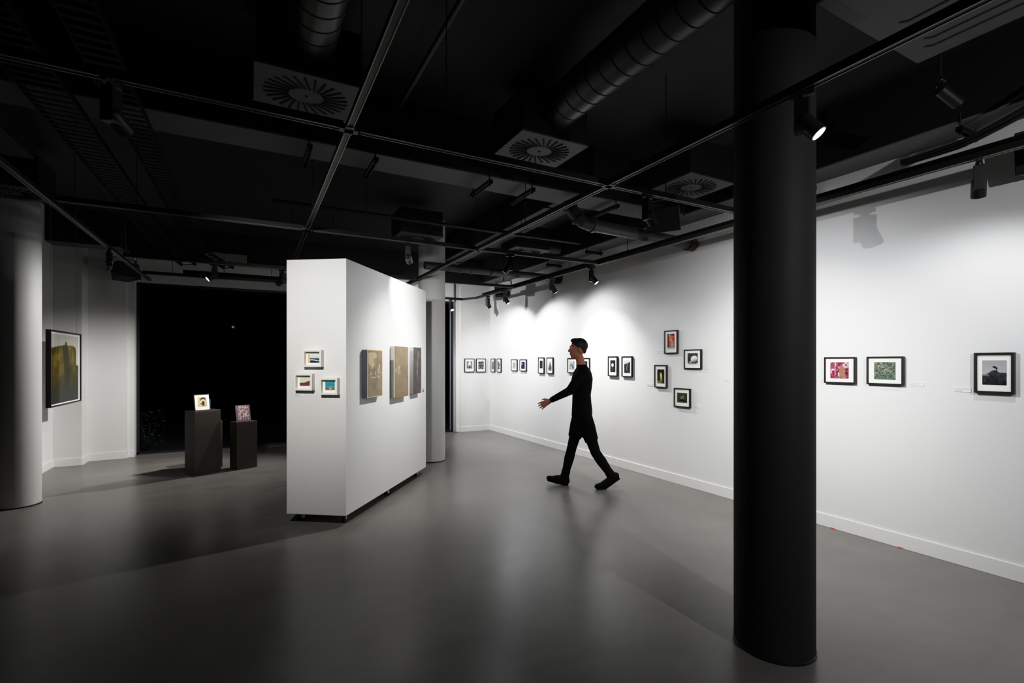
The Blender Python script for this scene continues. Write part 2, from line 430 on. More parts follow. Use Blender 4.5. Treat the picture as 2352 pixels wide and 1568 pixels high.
# struts below beams
def strut(label, p, q, rods=True):
    p, q = Vector(p), Vector(q); t = thing('strut_channel', label, 'bracket', p, 0, 'short black strut channels under the beams')
    d = q - p; n = Vector((-d.y, d.x, 0)).normalized()
    b = MB()
    b.bar(n * .016, d + n * .016, .006, .035); b.bar(-n * .016, d - n * .016, .006, .035); b.bar(Vector((0, 0, .016)), d + Vector((0, 0, .016)), .036, .004)
    k = .04
    b.build('channel', M['track'], t)
    for f in (.08, .92):
        rb = MB(); c = d * f
        rb.cyl(c + Vector((0, 0, -.035)), c + Vector((0, 0, ZC - p.z if False else .12)), .006, 10); rb.cyl(c + Vector((0, 0, -.03)), c + Vector((0, 0, -.018)), .013, 6)
        rb.build('threaded_rod', M['track'], t)
    return t
zs = ZB - .06
for k, (u, v) in enumerate(((712, 335), (866, 362), (1133, 412), (1232, 431), (1425, 470))):
    p = on_z(u, v, zs)
    strut(['short strut channel under the cross beam left of the left track', 'short strut channel under the cross beam just right of the left track', 'longest visible strut channel under the middle of the cross beam', 'short strut channel under the cross beam left of the central track', 'short strut channel under the cross beam just right of the central track'][k], (p.x, 4.0, zs), (p.x, 4.45, zs))
for y, lb in ((1.55, 'strut channel under the edge beam above the near picture-wall spotlight'), (2.72, 'strut channel under the edge beam just right of the dark column'), (4.9, 'strut channel under the edge beam left of the dark column'), (5.9, 'strut channel under the edge beam above the lit picture-wall spotlight'), (7.0, 'farthest strut channel under the edge beam')):
    strut(lb, (4.40, y, zs), (4.70, y, zs))

# ------------------------------------------------------------------ lighting tracks
ZT = 2.80  # underside
def track(label, p, q, rods, crosses=(), close=()):
    p, q = Vector((*p, ZT)), Vector((*q, ZT)); d = q - p; L = d.length; rz = math.atan2(d.y, d.x)
    t = thing('lighting_track', label, 'light track', p, rz)
    b = MB(); b.box2((0, -.018, .004), (L, .018, .036)); b.box2((0, -.010, .036), (L, .010, .046))
    b.build('track_body', M['track'], t)
    rb = MB(); rb.box2((0, -.0185, 0), (L, -.0135, .004)); rb.box2((0, .0135, 0), (L, .0185, .004))
    rb.build('track_rail', M['rail'], t)
    for c in crosses:
        MB().box((c, 0, .010), (.10, .046, .026)).box((c, 0, .010), (.046, .10, .026)).build('cross_connector', mat('grey_connector', (.06, .06, .06), .5) if 'conn' not in M else M['conn'], t)
    for c in rods:
        MB().cyl((c, 0, .05), (c, 0, ZC - ZT), .0035, 8).build('hanger_rod', M['track'], t)
    return t
M['conn'] = mat('grey_connector', (.05, .05, .05), .5)
TX = (-1.40, .465, 2.25, 3.97); TY = (2.75, 5.03, 7.32)
track('light track running toward the far glazing at the far left', (TX[0], -1.5), (TX[0], 9.38), (1.5, 4.6, 7.2, 9.9))
track('light track running overhead left of centre past the left air grille', (TX[1], -1.5), (TX[1], 8.55), (2.2, 3.9, 6, 8.4), [y + 1.5 for y in TY])
track('long light track passing in front of the dark column', (TX[2], -1.5), (TX[2], 9.2), (1.2, 5.45, 6.6, 9.2), [y + 1.5 for y in TY])
track('light track running parallel to the long picture wall', (TX[3], -1.5), (TX[3], 8.95), (1.5, 4.4, 6.0, 7.2, 9), [])
for y, lb in zip(TY, ('nearest cross light track in front of the wide cross beam', 'middle cross light track over the mobile partition', 'farthest cross light track by the white column')):
    for k in range(3):
        track(lb + (', left bay', ', middle bay', ', right bay')[k], (TX[k] + .06, y), (TX[k + 1] - .03, y), (.5,))
track('black light track along the dark glazing at the far left', (TX[0] + .03, 8.62), (2.2, 8.62), (.35, 1.0, 1.65, 2.5, 3.2))
track('bent far end of the picture-wall light track', (3.42, 9.28), (3.82, 9.28), (.2,))
track('slanting link of the picture-wall light track at the far corner', (3.82, 9.28), (3.97, 8.95), ())

# black busbar and ladder trays
def tray(label, pts, wd, solid=False):
    o = Vector(pts[0]); t = thing('cable_tray', label, 'cable tray', o)
    P = [Vector(p) - o for p in pts]
    b = MB(); side = MB()
    for p, q in zip(P, P[1:]):
        d = q - p; L = d.length; n = Vector((-d.y, d.x, 0)).normalized() * wd / 2
        hh = .02 if solid else .045; b.bar(p + n, q + n, .008, hh); b.bar(p - n, q - n, .008, hh)
        if solid:
            side.bar(p - Vector((0, 0, .008)), q - Vector((0, 0, .008)), wd, .004)
        k = .05
        while k < L:
            c = p + d * (k / L); side.bar(c + n - Vector((0, 0, .008 if solid else .015)), c - n - Vector((0, 0, .008 if solid else .015)), .03, .006); k += .075
    b.build('side_rail', M['tray'], t); side.build('rung', M['tray'], t)
    return t
tray('black perforated cable tray along the picture-wall light track', [(3.97, -.5, 2.857), (3.97, 8.6, 2.857)], .07, True)
tray('black ladder cable tray under the ceiling at upper left', [(-1.05, -1, 3.12), (-1.05, 8.1, 3.12), (-.8, 8.45, 2.95)], .22)
tray('second black ladder cable tray beside the far-left light track', [(-.68, -1, 3.12), (-.68, 8.0, 3.12), (-.3, 8.45, 2.95)], .16)
t = thing('cable_tray', 'black cable tray along the far glazing above the lit spotlight', 'cable tray', (-.9, 8.75, 2.89))
MB().bar((0, 0, 0), (3.2, 0, 0), .12, .05).build('side_rail', M['track'], t)
t = thing('cable_bundle', 'bundle of black cables curving up at the right edge above the picture wall', 'cables', (3.97, .95, 2.985))
cb = MB()
for k in range(6):
    off = Vector((random.uniform(-.05, .05), 0, random.uniform(-.02, .03))); prev = None
    for j in range(12):
        s = j / 11; pnt = off + Vector((.02 * math.sin(3 * s + k), .75 - 1.1 * s, -.06 + .42 * max(0, s - .25) ** 1.4))
        if prev is not None: cb.cyl(prev, pnt, .012, 8)
        prev = pnt
cb.build('cable', M['track'], t, smooth=True)

# rectangular black ductwork in the shadows
def rduct(label, lo, hi):
    lo, hi = Vector(lo), Vector(hi); c = (lo + hi) / 2; t = thing('air_duct', label, 'duct', c)
    MB().box2(lo - c, hi - c).build('duct_body', M['blackside'], t, bevel=.004)
    fl = MB(); k = lo.y + .3
    while k < hi.y - .1:
        fl.box2(Vector((lo.x - .012, k, lo.z - .012)) - c, Vector((hi.x + .012, k + .03, hi.z)) - c); k += 1.15
    fl.build('duct_flange', M['blackside'], t)
rduct('wide black rectangular duct high along the left ceiling', (-2.3, -2, 3.4), (-1.75, 6.0, 3.74))
rduct('black rectangular duct between the far grille and the cross beam', (3.05, 4.55, 3.36), (3.4, 8.9, 3.72))

# loudspeakers
def speaker(label, loc, rz, tilt, s=1.0):
    t = thing('loudspeaker', label, 'loudspeaker', loc, rz, 'black wedge loudspeakers hanging under the ceiling')
    rot = Matrix.Rotation(tilt, 3, 'X')
    b = MB(); w2, w3, h, d = .19 * s, .13 * s, .27 * s, .24 * s
    pts = [(-w2, -d / 2), (w2, -d / 2), (w3, d / 2), (-w3, d / 2)]
    b.prism(pts, -h / 2, h / 2)
    bmesh.ops.transform(b.b, matrix=rot.to_4x4(), verts=b.b.verts)
    b.build('cabinet', M['fixture'], t, bevel=.008)
    g = MB().box((0, -d / 2 - .004, 0), (w2 * 1.85, .008, h * .92)); bmesh.ops.transform(g.b, matrix=rot.to_4x4(), verts=g.b.verts)
    g.build('front_grille', mat('speaker_mesh', (.006, .006, .006), .8) if 'spk' not in M else M['spk'], t)
    yk = MB(); yk.bar((-w2 - .01, 0, 0), (-w2 - .01, 0, h / 2 + .08), .03, .006); yk.bar((w2 + .01, 0, 0), (w2 + .01, 0, h / 2 + .08), .03, .006); yk.bar((-w2 - .01, 0, h / 2 + .08), (w2 + .01, 0, h / 2 + .08), .03, .006)
    yk.cyl((0, 0, h / 2 + .08), (0, 0, ZC - loc[2]), .012, 10)
    yk.build('yoke', M['fixture'], t)
M['spk'] = mat('speaker_mesh', (.006, .006, .006), .8)
q = at_t(1528, 503, 5.2); speaker('black wedge loudspeaker hanging left of the dark column', q, R(-60), R(18), .95)
q = at_t(285, 624, 7.6); speaker('black wedge loudspeaker hanging in front of the white pier at far left', q, R(50), R(-12), .92)
q = at_t(1157, 668, 9.3); speaker('small distant black loudspeaker near the far corner of the picture wall', q, R(-50), R(15), .78)
q = at_t(2412, 352, 3.22); speaker('black loudspeaker cut off at the right edge above the picture wall', q, R(-85), R(8), .8)

# ------------------------------------------------------------------ spotlights
PW = [8.0, 76.5, 150.0, 244.9, 155.1, 2.2, 30.0, 9.1, 1.4, 255.0, 49.2, 27.5, 118.3, 11.1, 124.0, 5.0, 167.9, 50.0, 250.0, 160.0, 321.4, 145.7, 0.3, 552.0, 413.0, 0.5, 63.0, 89.9] + [40] * 20  # lamp powers, in order of creation
LAMPS = []
def lamp(pos, tg, size, blend, soft, col):
    k = len(LAMPS)
    l = bpy.data.lights.new('spot_lamp', 'SPOT'); l.energy = PW[k]; l.spot_size = R(size); l.spot_blend = blend; l.shadow_soft_size = soft; l.color = col
    o = bpy.data.objects.new('spot_lamp', l); COL.objects.link(o)
    o.location = pos; o.rotation_euler = (Vector(tg) - pos).to_track_quat('-Z', 'Y').to_euler(); LAMPS.append(o)
def spot(label, x, y, target, beam=None, spill=None, lit=True, zt=ZT, soft=.02, hl=.07, col=(1, .985, .955)):
    tg = Vector(target); base = Vector((x, y, zt))
    hz = math.atan2(tg.y - y, tg.x - x)
    t = thing('track_spotlight', label, 'spotlight', base, hz, 'black track spotlights')
    MB().box((0, 0, -.012), (.10, .028, .024)).cyl((.0, 0, -.04), (0, 0, -.02), .018, 16).build('adapter', M['fixture'], t, bevel=.002)
    MB().box((0, 0, -.115), (.062, .056, .15)).build('housing', M['fixture'], t, bevel=.003)
    piv = Vector((.022, 0, -.158))
    dist = math.hypot(tg.x - x, tg.y - y); pitch = math.atan2((zt + piv.z) - tg.z, dist)
    d = Vector((math.cos(pitch), 0, -math.sin(pitch)))
    hd = MB(); hd.cyl(piv - d * .025, piv + d * hl, .037, 28); hd.ball(piv - d * .025, .037, u=28, v=14)
    hd.build('lamp_head', M['fixture'], t, smooth=True)
    ln = MB().cyl(piv + d * (hl - .002), piv + d * (hl + .002), .031, 24)
    ln.build('lens', M['lens_on'] if lit else M['lens_off'], t, smooth=True)
    pos = base + Matrix.Rotation(hz, 3, 'Z') @ (piv + d * (hl + .014))
    if beam: lamp(pos, tg, beam, 1.0, soft, col)
    if spill: lamp(pos, tg, spill, .7, soft, (.96, .97, 1))
    return t
spot('lit spotlight on the long track in front of the dark column', 2.25, 1.36, (3.15, -.42, .2), 90)
spot('spotlight on the long track above and behind the camera position', 2.25, -.9, (XR, 2.1, 1.1), 80, 125, soft=.012)
spot('spotlight hanging from the nearest cross track left of the dark column', 2.62, TY[0], (XR, 3.1, .8), 85, 125)
spot('dark spotlight on the picture-wall track near the right edge', TX[3], 1.30, (XR, 1.62, 1.1), 100, 140, lit=False)
spot('lit spotlight on the picture-wall track, lens turned toward the camera', TX[3], 5.2, (XR, 4.35, 1.2), 85, 140)
spot('dark-backed spotlight on the picture-wall track left of the lit one', TX[3], 6.17, (XR, 5.85, 1.3), 90, 150)
spot('lit spotlight on the picture-wall track below the small loudspeaker', TX[3], 7.7, (XR, 7.1, 1.1), 85, 140)
spot('farthest spotlight on the picture-wall track by the far corner', TX[3], 8.42, (XR, 8.75, 1.3), 85, 140)
spot('small lit spotlight at the bent far end of the picture-wall track', 3.55, 9.28, (3.9, 7.6, .3), 110)
spot('spotlight on the middle cross track aimed at the partition canvases', 2.66, TY[1], (1.5, 5.6, 1.15), 88, 140, lit=False)
spot('spotlight hidden behind the far end of the partition', 1.75, 8.62, (4.4, YF, 1.2), 80, 130)
spot('dark spotlight on the nearest cross track at upper left', -.55, TY[0], (.40, 4.72, 1.75), 75, lit=True)
spot('lit spotlight on the farthest cross track facing the left column and hill picture', -.42, TY[2], (-2.42, 6.90, 1.0), 108, 150)
spot('spotlight on the farthest cross track touching the partition edge', .37, TY[2], (-2.1, 9.75, .25), 66, lit=False)
spot('spotlight on the far-left track in front of the white column', TX[0], 6.9, (-2.1, 9.0, 1.2), lit=False)
spot('spotlight on the far glazing track above the dark plinths, behind the partition', 1.35, 8.62, (-.75, 7.75, .3), 75, 130)
spot('added spotlight out of view on the farthest cross track, brightening the plinth works', .95, TY[2], (-.42, 8.0, .98), 42, lit=False)  # added lamp hidden by the partition, lifts the small works
spot('spotlight on the middle cross track above the left of the room', 1.45, TY[1], (2.5, 7.3, 1.6), 80, lit=False)

# ------------------------------------------------------------------ painted pictures
def fb(x, y, o=0, oct=4): return noise.fractal(Vector((x, y, o)), 1.0, 2.0, oct) * .5 + .5
def lerp(a, b, t): t = max(0, min(1, t)); return tuple(x + (y - x) * t for x, y in zip(a, b))
def sst(a, b, x):
    t = max(0, min(1, (x - a) / (b - a))); return t * t * (3 - 2 * t)
def g(v): return (v, v, v)
def art_pink(u, v):
    n = fb(u * 5, v * 5, 1); m = fb(u * 9, v * 8, 5)
    c = lerp((104, 34, 56), (186, 66, 100), n * 1.4 - .2)
    if m > .70: c = (214, 178, 196)
    if m < .40: c = (70, 36, 44)
    if .48 < u < .80 and v < .82 - .25 * abs(u - .62) and v > .08: c = lerp((132, 96, 76), (150, 108, 84), n)
    if .02 < u < .25 and .62 < v < .92: c = lerp((110, 62, 66), (140, 74, 80), n)
    r = math.hypot(u - .86, (v - .82)); 
    if .07 < r < .10 or .14 < r < .16: c = (236, 220, 230)
    if .06 < u < .26 and .48 < v < .60: c = (236, 226, 232) if int(u * 40) % 3 else (190, 60, 110)
    if .43 < u < .5 and .12 < v < .36: c = (206, 204, 214)
    if .82 < u < .9 and .25 < v < .5: c = (40, 22, 26)
    return c
def art_green(u, v):
    n = fb(u * 7, v * 7, 2, 6); m = fb(u * 12, v * 12, 9, 5)
    c = lerp((50, 62, 54), (140, 146, 124), sst(.25, .8, m * .6 + n * .4))
    c = lerp(c, (58, 90, 74), sst(.45, .0, v) * .5) if v < .45 else c
    d = abs((v - .62) + (u - .45) * .7 + .2 * (n - .5))
    if d < .06 and .2 < u < .62 and m > .52: c = (190, 168, 150)
    return c
def art_hill(u, v):
    n = fb(u * 6, v * 6, 4)
    h = .40 + .20 * math.exp(-((u - .5) / .25) ** 2) + (.10 * sst(.62, 1, u))
    c = lerp((186, 188, 188), (158, 160, 162), v)
    if v < h: c = lerp((14, 15, 16), (78, 80, 82), (v / h) * .5 + (n - .5) * .9)
    if u < .28 and .36 < v < .42: c = (104, 106, 108)
    dx, dy = u - .50, v - (h + .11)
    if (dx / .14) ** 2 + (dy / .06) ** 2 < 1 and dy > -.02 - dx * .5: c = (12, 13, 13)
    if .57 < u < .62 and h - .02 < v < h + .11: c = (14, 15, 15)
    return c
def art_red(u, v):
    n = fb(u * 4, v * 6, 7); m = fb(u * 8, v * 10, 3)
    c = lerp((190, 34, 28), (228, 92, 60), m)
    if u < .16 or (v > .86 and m > .5): c = (26, 16, 16)
    d = abs(u - .5 - .16 * math.sin(v * 5)) 
    if d < .15 + .10 * (1 - v): c = lerp((214, 168, 118), (150, 158, 130), n * 1.6 - .3)
    if ((u - .52) / .16) ** 2 + ((v - .78) / .11) ** 2 < 1: c = lerp((226, 96, 62), (240, 150, 100), m)
    if v < .1: c = (170, 196, 176)
    if m < .33: c = (70, 40, 32)
    return c
def art_egg(u, v):
    n = fb(u * 5, v * 5, 8); c = lerp((24, 26, 28), (70, 74, 76), n)
    if v < .16: c = (206, 206, 204)
    if u < .45 and v < .40 and v > .16 and u > .45 - (.42 - v) * 1.6: c = (176, 176, 176)
    if .12 < v < .19 and .1 < u < .85: c = (16, 17, 18)
    a = (u - .64) / .33; b = (v - .50) / .31; ca, sa = math.cos(.45), math.sin(.45)
    e = (a * ca + b * sa) ** 2 + ((-a * sa + b * ca) * 1.1) ** 2
    if e < 1: c = g(232 - 120 * sst(-.3, 1, -b + a * .3) + 10 * (n - .5))
    return c
def art_candle(u, v):
    n = fb(u * 6, v * 6, 11); c = lerp((8, 10, 9), (22, 28, 24), n)
    wv = .13 * (1 - sst(.55, .85, v)) + .02
    if abs(u - .54 - .03 * math.sin(v * 6)) < wv and .12 < v < .80: c = lerp((196, 128, 62), (216, 214, 120), sst(.3, .6, v))
    if v < .16 + .12 * u and u < .75: c = lerp((60, 84, 66), (120, 120, 84), n)
    return c
def art_figures(u, v):
    n = fb(u * 7, v * 7, 13); c = lerp((30, 34, 22), (62, 66, 44), v * .5 + n * .5)
    if v < .12: c = (72, 74, 60)
    elif v < .12 + .30 * math.exp(-((u - .55) / .27) ** 2): c = (8, 9, 8)
    if ((u - .42) / .07) ** 2 + ((v - .50) / .14) ** 2 < 1: c = (186, 104, 72)
    if ((u - .60) / .06) ** 2 + ((v - .50) / .17) ** 2 < 1: c = (58, 138, 150)
    if ((u - .59) / .05) ** 2 + ((v - .67) / .06) ** 2 < 1: c = (150, 170, 96)
    return c
def art_moon(u, v):
    n = fb(u * 6, v * 6, 15); c = lerp((10, 18, 20), (24, 36, 38), n)
    r = math.hypot(u - .45, (v - .59) * 1.5)
    if r < .22: c = g(246 - 40 * n)
    if v < .4 and abs(u - .45) < .16 and int(u * 22) % 2: c = lerp(c, (70, 84, 86), .6)
    return c
def art_dark_hills(u, v):
    n = fb(u * 6, v * 7, 17); c = lerp((206, 208, 206), (150, 154, 152), (1 - v) * 2)
    if v < .72 + .12 * (u - .3) + .06 * (n - .5): c = lerp((14, 20, 22), (74, 82, 82), n * 1.4 - .4)
    if v < .86 and u > .8: c = (16, 22, 24)
    if abs(u - .5 - .2 * (v - .5)) < .05 and .2 < v < .7: c = (110, 118, 118)
    return c
def art_stripes(u, v):
    n = fb(u * 14, v * 1.5, 19, 3); return g(235 - 215 * sst(.46, .56, n)) if v > .06 else g(210)
def art_black_glow(u, v):
    n = fb(u * 4, v * 4, 21); c = g(14 + 18 * n)
    r = math.hypot(u - .55, v - .55); c = lerp(c, (120, 120, 124), (1 - r / .35) * .7 * n) if r < .35 else c
    return c
def art_block(u, v):
    n = fb(u * 16, 2, 23); e = .1 + .14 * n
    return lerp((16, 16, 15), (46, 48, 44), fb(u * 12, v * 3, 5)) if v > e else (215, 215, 212)
def art_peak(u, v):
    n = fb(u * 7, v * 7, 25); h = .95 - 1.5 * abs(u - .52) if u < .52 else .95 - 1.1 * (u - .52)
    return lerp((30, 30, 34), (150, 138, 140), n * 1.5 - .3) if v < max(h, .3) else (222, 222, 226)
def art_grey(u, v):
    n = fb(u * 3, v * 3, 27); return g(205 - 70 * sst(.9, .2, math.hypot(u - .5, v - .5) * .6 + n * .4))
def art_navy(u, v):
    n = fb(u * 8, v * 8, 29); c = lerp((10, 12, 44), (32, 36, 92), n)
    if ((u - .2) / .09) ** 2 + ((v - .72) / .18) ** 2 < 1: c = (206, 210, 224)
    return c
def art_sideways(u, v):
    n = fb(u * 3, v * 1.2, 31); return lerp((24, 28, 26), (176, 180, 176), sst(.12, .3, u) * (.7 + .5 * (n - .5)))
def art_waterfall(u, v):
    n = fb(u * 5, v * 2.5, 33); return lerp((22, 28, 32), (196, 200, 200), sst(.42, .66, n * .7 + u * .4))
def art_tree(u, v):
    n = fb(u * 6, v * 6, 35); c = lerp((66, 70, 68), (128, 132, 130), n)
    r = math.hypot(u - .5, v - .66); c = lerp((214, 214, 210), c, sst(.18, .42, r + .2 * (n - .5)))
    if abs(u - .48) < .08 and v < .5: c = (36, 38, 38)
    if v < .1: c = (190, 190, 192)
    return c
def art_leaves(u, v):
    n = fb(u * 9, v * 9, 37, 5); return lerp((16, 24, 26), (190, 196, 190), sst(.5, .68, n))
def art_green_hill(u, v):
    n = fb(u * 5, v * 7, 39, 6); m = fb(u * 12, v * 4, 41, 5)
    h = .79 + .06 * math.sin(u * 2.4 + .1) - .30 * sst(.86, 1.0, u) + .03 * (n - .5)
    if u > .9: h = .56 - .3 * (u - .9)
    c = lerp((214, 212, 202), (196, 192, 182), v)
    if v < h:
        k = n * .9 + m * .5 - .2
        c = lerp((26, 26, 8), (128, 108, 30), k * sst(.0, .7, v) + .12)
        if abs(u - .50 - .06 * math.sin(v * 4)) < .10: c = lerp(c, (18, 22, 8), .65)
        c = lerp((44, 46, 46), c, sst(.02, .42, v))
    if abs(u - .52) < .03 and h < v < h + .045: c = (52, 34, 20)
    return c
def art_sea(u, v):
    n = fb(u * 4, v * 9, 43)
    if u < .12: return lerp((196, 150, 88), (226, 186, 120), n)
    if u < .16: return (228, 226, 218)
    c = (212, 224, 208)
    if v < .55: c = lerp((126, 130, 146), (70, 72, 92), n)
    if v < .42: c = lerp((24, 34, 52), (58, 74, 92), n)
    if .22 < v - .1 * math.sin(u * 5) * .6 < .32: c = (206, 222, 204)
    if v < .18 + .03 * n: c = (26, 40, 40)
    return c
def art_moor(u, v):
    n = fb(u * 6, v * 6, 45); h = .36 + .22 * sst(.35, 1, u) + .03 * n
    c = lerp((206, 216, 188), (222, 226, 200), n)
    if v < h: c = lerp((74, 34, 32), (142, 70, 58), n)
    if v < .12: c = lerp((80, 50, 50), (150, 110, 104), n)
    return c
def art_beach(u, v):
    n = fb(u * 5, v * 5, 47); c = lerp((0, 120, 140), (36, 156, 166), v + .3 * (n - .5))
    if v < .45: c = (120, 168, 178)
    if v < .36 - .3 * abs(u - .5) * 0 + .04 * math.sin(u * 9): c = lerp((96, 82, 70), (140, 118, 98), n)
    if v < .3 and abs(u - .55) < .3 - v * .9: c = (196, 178, 178)
    if v < .1: c = lerp((90, 70, 60), (150, 120, 100), n)
    return c
def art_canvas1(u, v):
    n = fb(u * 3, v * 6, 49, 6); m = fb(u * 10, v * 16, 51, 4)
    c = lerp((110, 99, 80), (150, 135, 110), n * .8 + m * .3)
    pw = .20 * sst(.62, .74, v) * (1 - sst(.92, .97, v)) + .04
    if .6 < v < .95 and abs(u - .34 + .02 * (n - .5)) < pw * (1.2 - .2 * m): c = (178, 162, 132)
    if .5 < v < .7 and abs(u - .80 + (.66 - v) * .5) < .05: c = (182, 166, 136)
    if .4 < v < .55 and m > .58: c = (182, 168, 138)
    if ((u - .55) / .13) ** 2 + ((v - .76) / .07) ** 2 < 1: c = lerp(c, (120, 104, 80), .6)
    if u < .02 or u > .98 or v < .012 or v > .985: c = (196, 176, 132)
    return c
def art_canvas2(u, v):
    n = fb(u * 3 + v * 2, v * 5, 53, 6); m = fb(u * 14 - v * 6, v * 9, 55, 5)
    c = lerp((100, 90, 72), (142, 124, 98), n * .7 + m * .4)
    if .45 < v < .62 and u < .45 and m > .55: c = (164, 146, 116)
    c = lerp(c, (104, 100, 78), sst(.5, .7, fb(u * 2, v * 3, 8)) * .5)
    if v < .1: c = lerp(c, (126, 102, 74), .6)
    return c
def art_canvas3(u, v):
    n = fb(u * 4, v * 7, 57, 5); c = lerp((56, 50, 50), (84, 76, 76), n)
    x = .52 + .07 * math.sin(v * 9) + .03 * (n - .5)
    wv = .05 * sst(.25, .4, v) * (1 - sst(.9, .95, v)) * (.6 + .5 * math.sin(v * 17) ** 2)
    if abs(u - x) < wv: c = lerp((150, 126, 112), (104, 88, 82), n)
    if v < .12 and u > .7: c = (112, 60, 54)
    return c
def art_nude(u, v):
    n = fb(u * 4, v * 4, 59); c = lerp((190, 150, 96), (150, 116, 76), n)
    if u < .2: return (206, 164, 104)
    if ((u - .60) / .38) ** 2 + ((v - .52) / .44) ** 2 < 1: c = lerp((22, 18, 16), (70, 62, 52), n)
    a = abs(math.hypot(u - .58, v - .40) - .27)
    if a < .10 and v > .34: c = lerp((204, 192, 164), (150, 140, 120), n)
    if .72 < u < .92 and v < .7: c = lerp((150, 134, 110), (190, 172, 140), n)
    if u < .45 and v < .25: c = (170, 160, 140)
    return c
def art_lace(u, v):
    n = fb(u * 8, v * 8, 61, 4); m = abs(fb(u * 6, v * 6, 63, 3) - .5)
    c = lerp((120, 100, 108), (104, 84, 94), n)
    if m < .075 and .15 < u < .9 and .1 < v < .95: c = lerp((206, 178, 168), (226, 200, 190), n)
    return c
def gridmesh(name, x0, x1, z0, z1, y, fn, nx, nz, parent):
    b = bmesh.new(); vs = [[b.verts.new((x0 + (x1 - x0) * i / nx, y, z0 + (z1 - z0) * j / nz)) for i in range(nx + 1)] for j in range(nz + 1)]
    for j in range(nz):
        for i in range(nx): b.faces.new((vs[j][i], vs[j][i + 1], vs[j + 1][i + 1], vs[j + 1][i]))
    me = bpy.data.meshes.new(name); b.to_mesh(me); b.free()
    at = me.color_attributes.new('paint', 'FLOAT_COLOR', 'POINT')
    k = 0
    buf = []
    for j in range(nz + 1):
        for i in range(nx + 1):
            c = fn(i / nx, j / nz); c = tuple(q * .86 for q in s2l(tuple((max(0, min(255, q)) / 255) ** .82 for q in c))); buf += [*c, 1.0]
    at.data.foreach_set('color', buf)
    me.materials.append(M['art']); o = bpy.data.objects.new(name, me); COL.objects.link(o); o.parent = parent
    return o

def framed(label, loc, rz, wd, ht, dp, fw, fm, art, pr=(.23, .78, .2, .8), group=None, mm='mat', cat='picture', res=48, glass=True, lip=.35, name='framed_picture'):
    t = thing(name, label, cat, loc, rz, group)
    W, Hh = wd / 2, ht / 2
    f = MB()
    f.box2((-W, -dp, -Hh), (-W + fw, 0, Hh)).box2((W - fw, -dp, -Hh), (W, 0, Hh))
    f.box2((-W + fw, -dp, -Hh), (W - fw, 0, -Hh + fw)).box2((-W + fw, -dp, Hh - fw), (W - fw, 0, Hh))
    f.build('frame', fm, t, bevel=.0015, seg=1)
    ym = -dp * (1 - lip)
    MB().box2((-W + fw, ym, -Hh + fw), (W - fw, -.001, Hh - fw)).build('mount', M[mm], t)
    x0, x1 = -W + wd * pr[0], -W + wd * pr[1]; z0, z1 = -Hh + ht * pr[2], -Hh + ht * pr[3]
    gridmesh('print', x0, x1, z0, z1, ym - .002, art, res, int(res * max(1, (z1 - z0) / (x1 - x0))), t)
    if glass: MB().box2((-W + fw, ym - .008, -Hh + fw), (W - fw, ym - .006, Hh - fw)).build('glazing', M['glass'], t)
    return t

def wallpic(label, uL, uR, vT, vB, art, pr, dp=.03, fw=.013, group='black framed pictures on the long wall'):
    vc = (vT + vB) / 2
    a = on_x(uL, vc, XR - dp); b = on_x(uR, vc, XR)
    zt = on_x(uL, vT, XR - dp).z; zb = on_x(uL, vB, XR - dp).z
    wd = a.y - b.y
    framed(label, (XR - .0005, (a.y + b.y) / 2, (zt + zb) / 2), -PI / 2, wd, zt - zb, dp, fw, M['frameblack'], art, pr, group)
D = (.23, .77, .2, .79)
wallpic('black frame with pink and brown collage print right of the dark column', 1892.3, 1968, 819.8, 879, art_pink, (.2, .79, .19, .80))
wallpic('wide black frame with green foliage print', 1989.8, 2078.4, 818.7, 882, art_green, (.21, .79, .19, .80))
wallpic('large squarish black frame with grey hill and lone tree photo at the right edge', 2236.3, 2333.5, 810, 901.5, art_hill, (.21, .81, .21, .81), .034, .016)
wallpic('black frame with red figure print, topmost of the group of four', 1525, 1559, 759.5, 812, art_red, (.24, .78, .2, .85))
wallpic('black frame with pale egg-shaped stone photo in the group of four', 1570.2, 1613.7, 802.7, 846.8, art_egg, (.21, .80, .21, .81))
wallpic('black frame with yellow candle-like shape on black in the group of four', 1502.4, 1534.2, 837.6, 889, art_candle, (.23, .80, .19, .80))
wallpic('black frame with dark green picture of two small figures, lowest of the group of four', 1547, 1588, 890.4, 933, art_figures, (.2, .82, .24, .76))
wallpic('black frame with white moon on black, right of the walking person', 1395.7, 1420.5, 818, 863.2, art_moon, (.24, .79, .21, .8))
wallpic('black frame with dark hills under pale sky beside the moon photo', 1427, 1454.6, 818, 864.7, art_dark_hills, (.24, .79, .19, .8))
wallpic('black frame with vertical black stripes left of the walking person', 1302.8, 1327.8, 822, 855.7, art_stripes, (.22, .76, .2, .8))
wallpic('black frame with dark glowing photo partly behind the walking person', 1331, 1356.6, 821.5, 857, art_black_glow, D)
wallpic('narrow black frame with ragged black block print', 1235.2, 1252, 820.5, 857.2, art_block, (.26, .76, .22, .8))
wallpic('narrow black frame with grey mountain peak print', 1255.1, 1272.4, 820.5, 858, art_peak, (.24, .76, .2, .8))
wallpic('small black frame with pale grey misty print', 1173.3, 1189.8, 825, 851.4, art_grey, D)
wallpic('small black frame with navy blue print', 1193, 1211, 825, 851.9, art_navy, D)
wallpic('very narrow black frame with grey photo dark at its left side, nearest the corner', 1127, 1138.5, 823.2, 854.1, art_sideways, D)
wallpic('very narrow black frame with dark waterfall photo, second from the corner', 1140.6, 1152.9, 823.2, 854.4, art_waterfall, D)
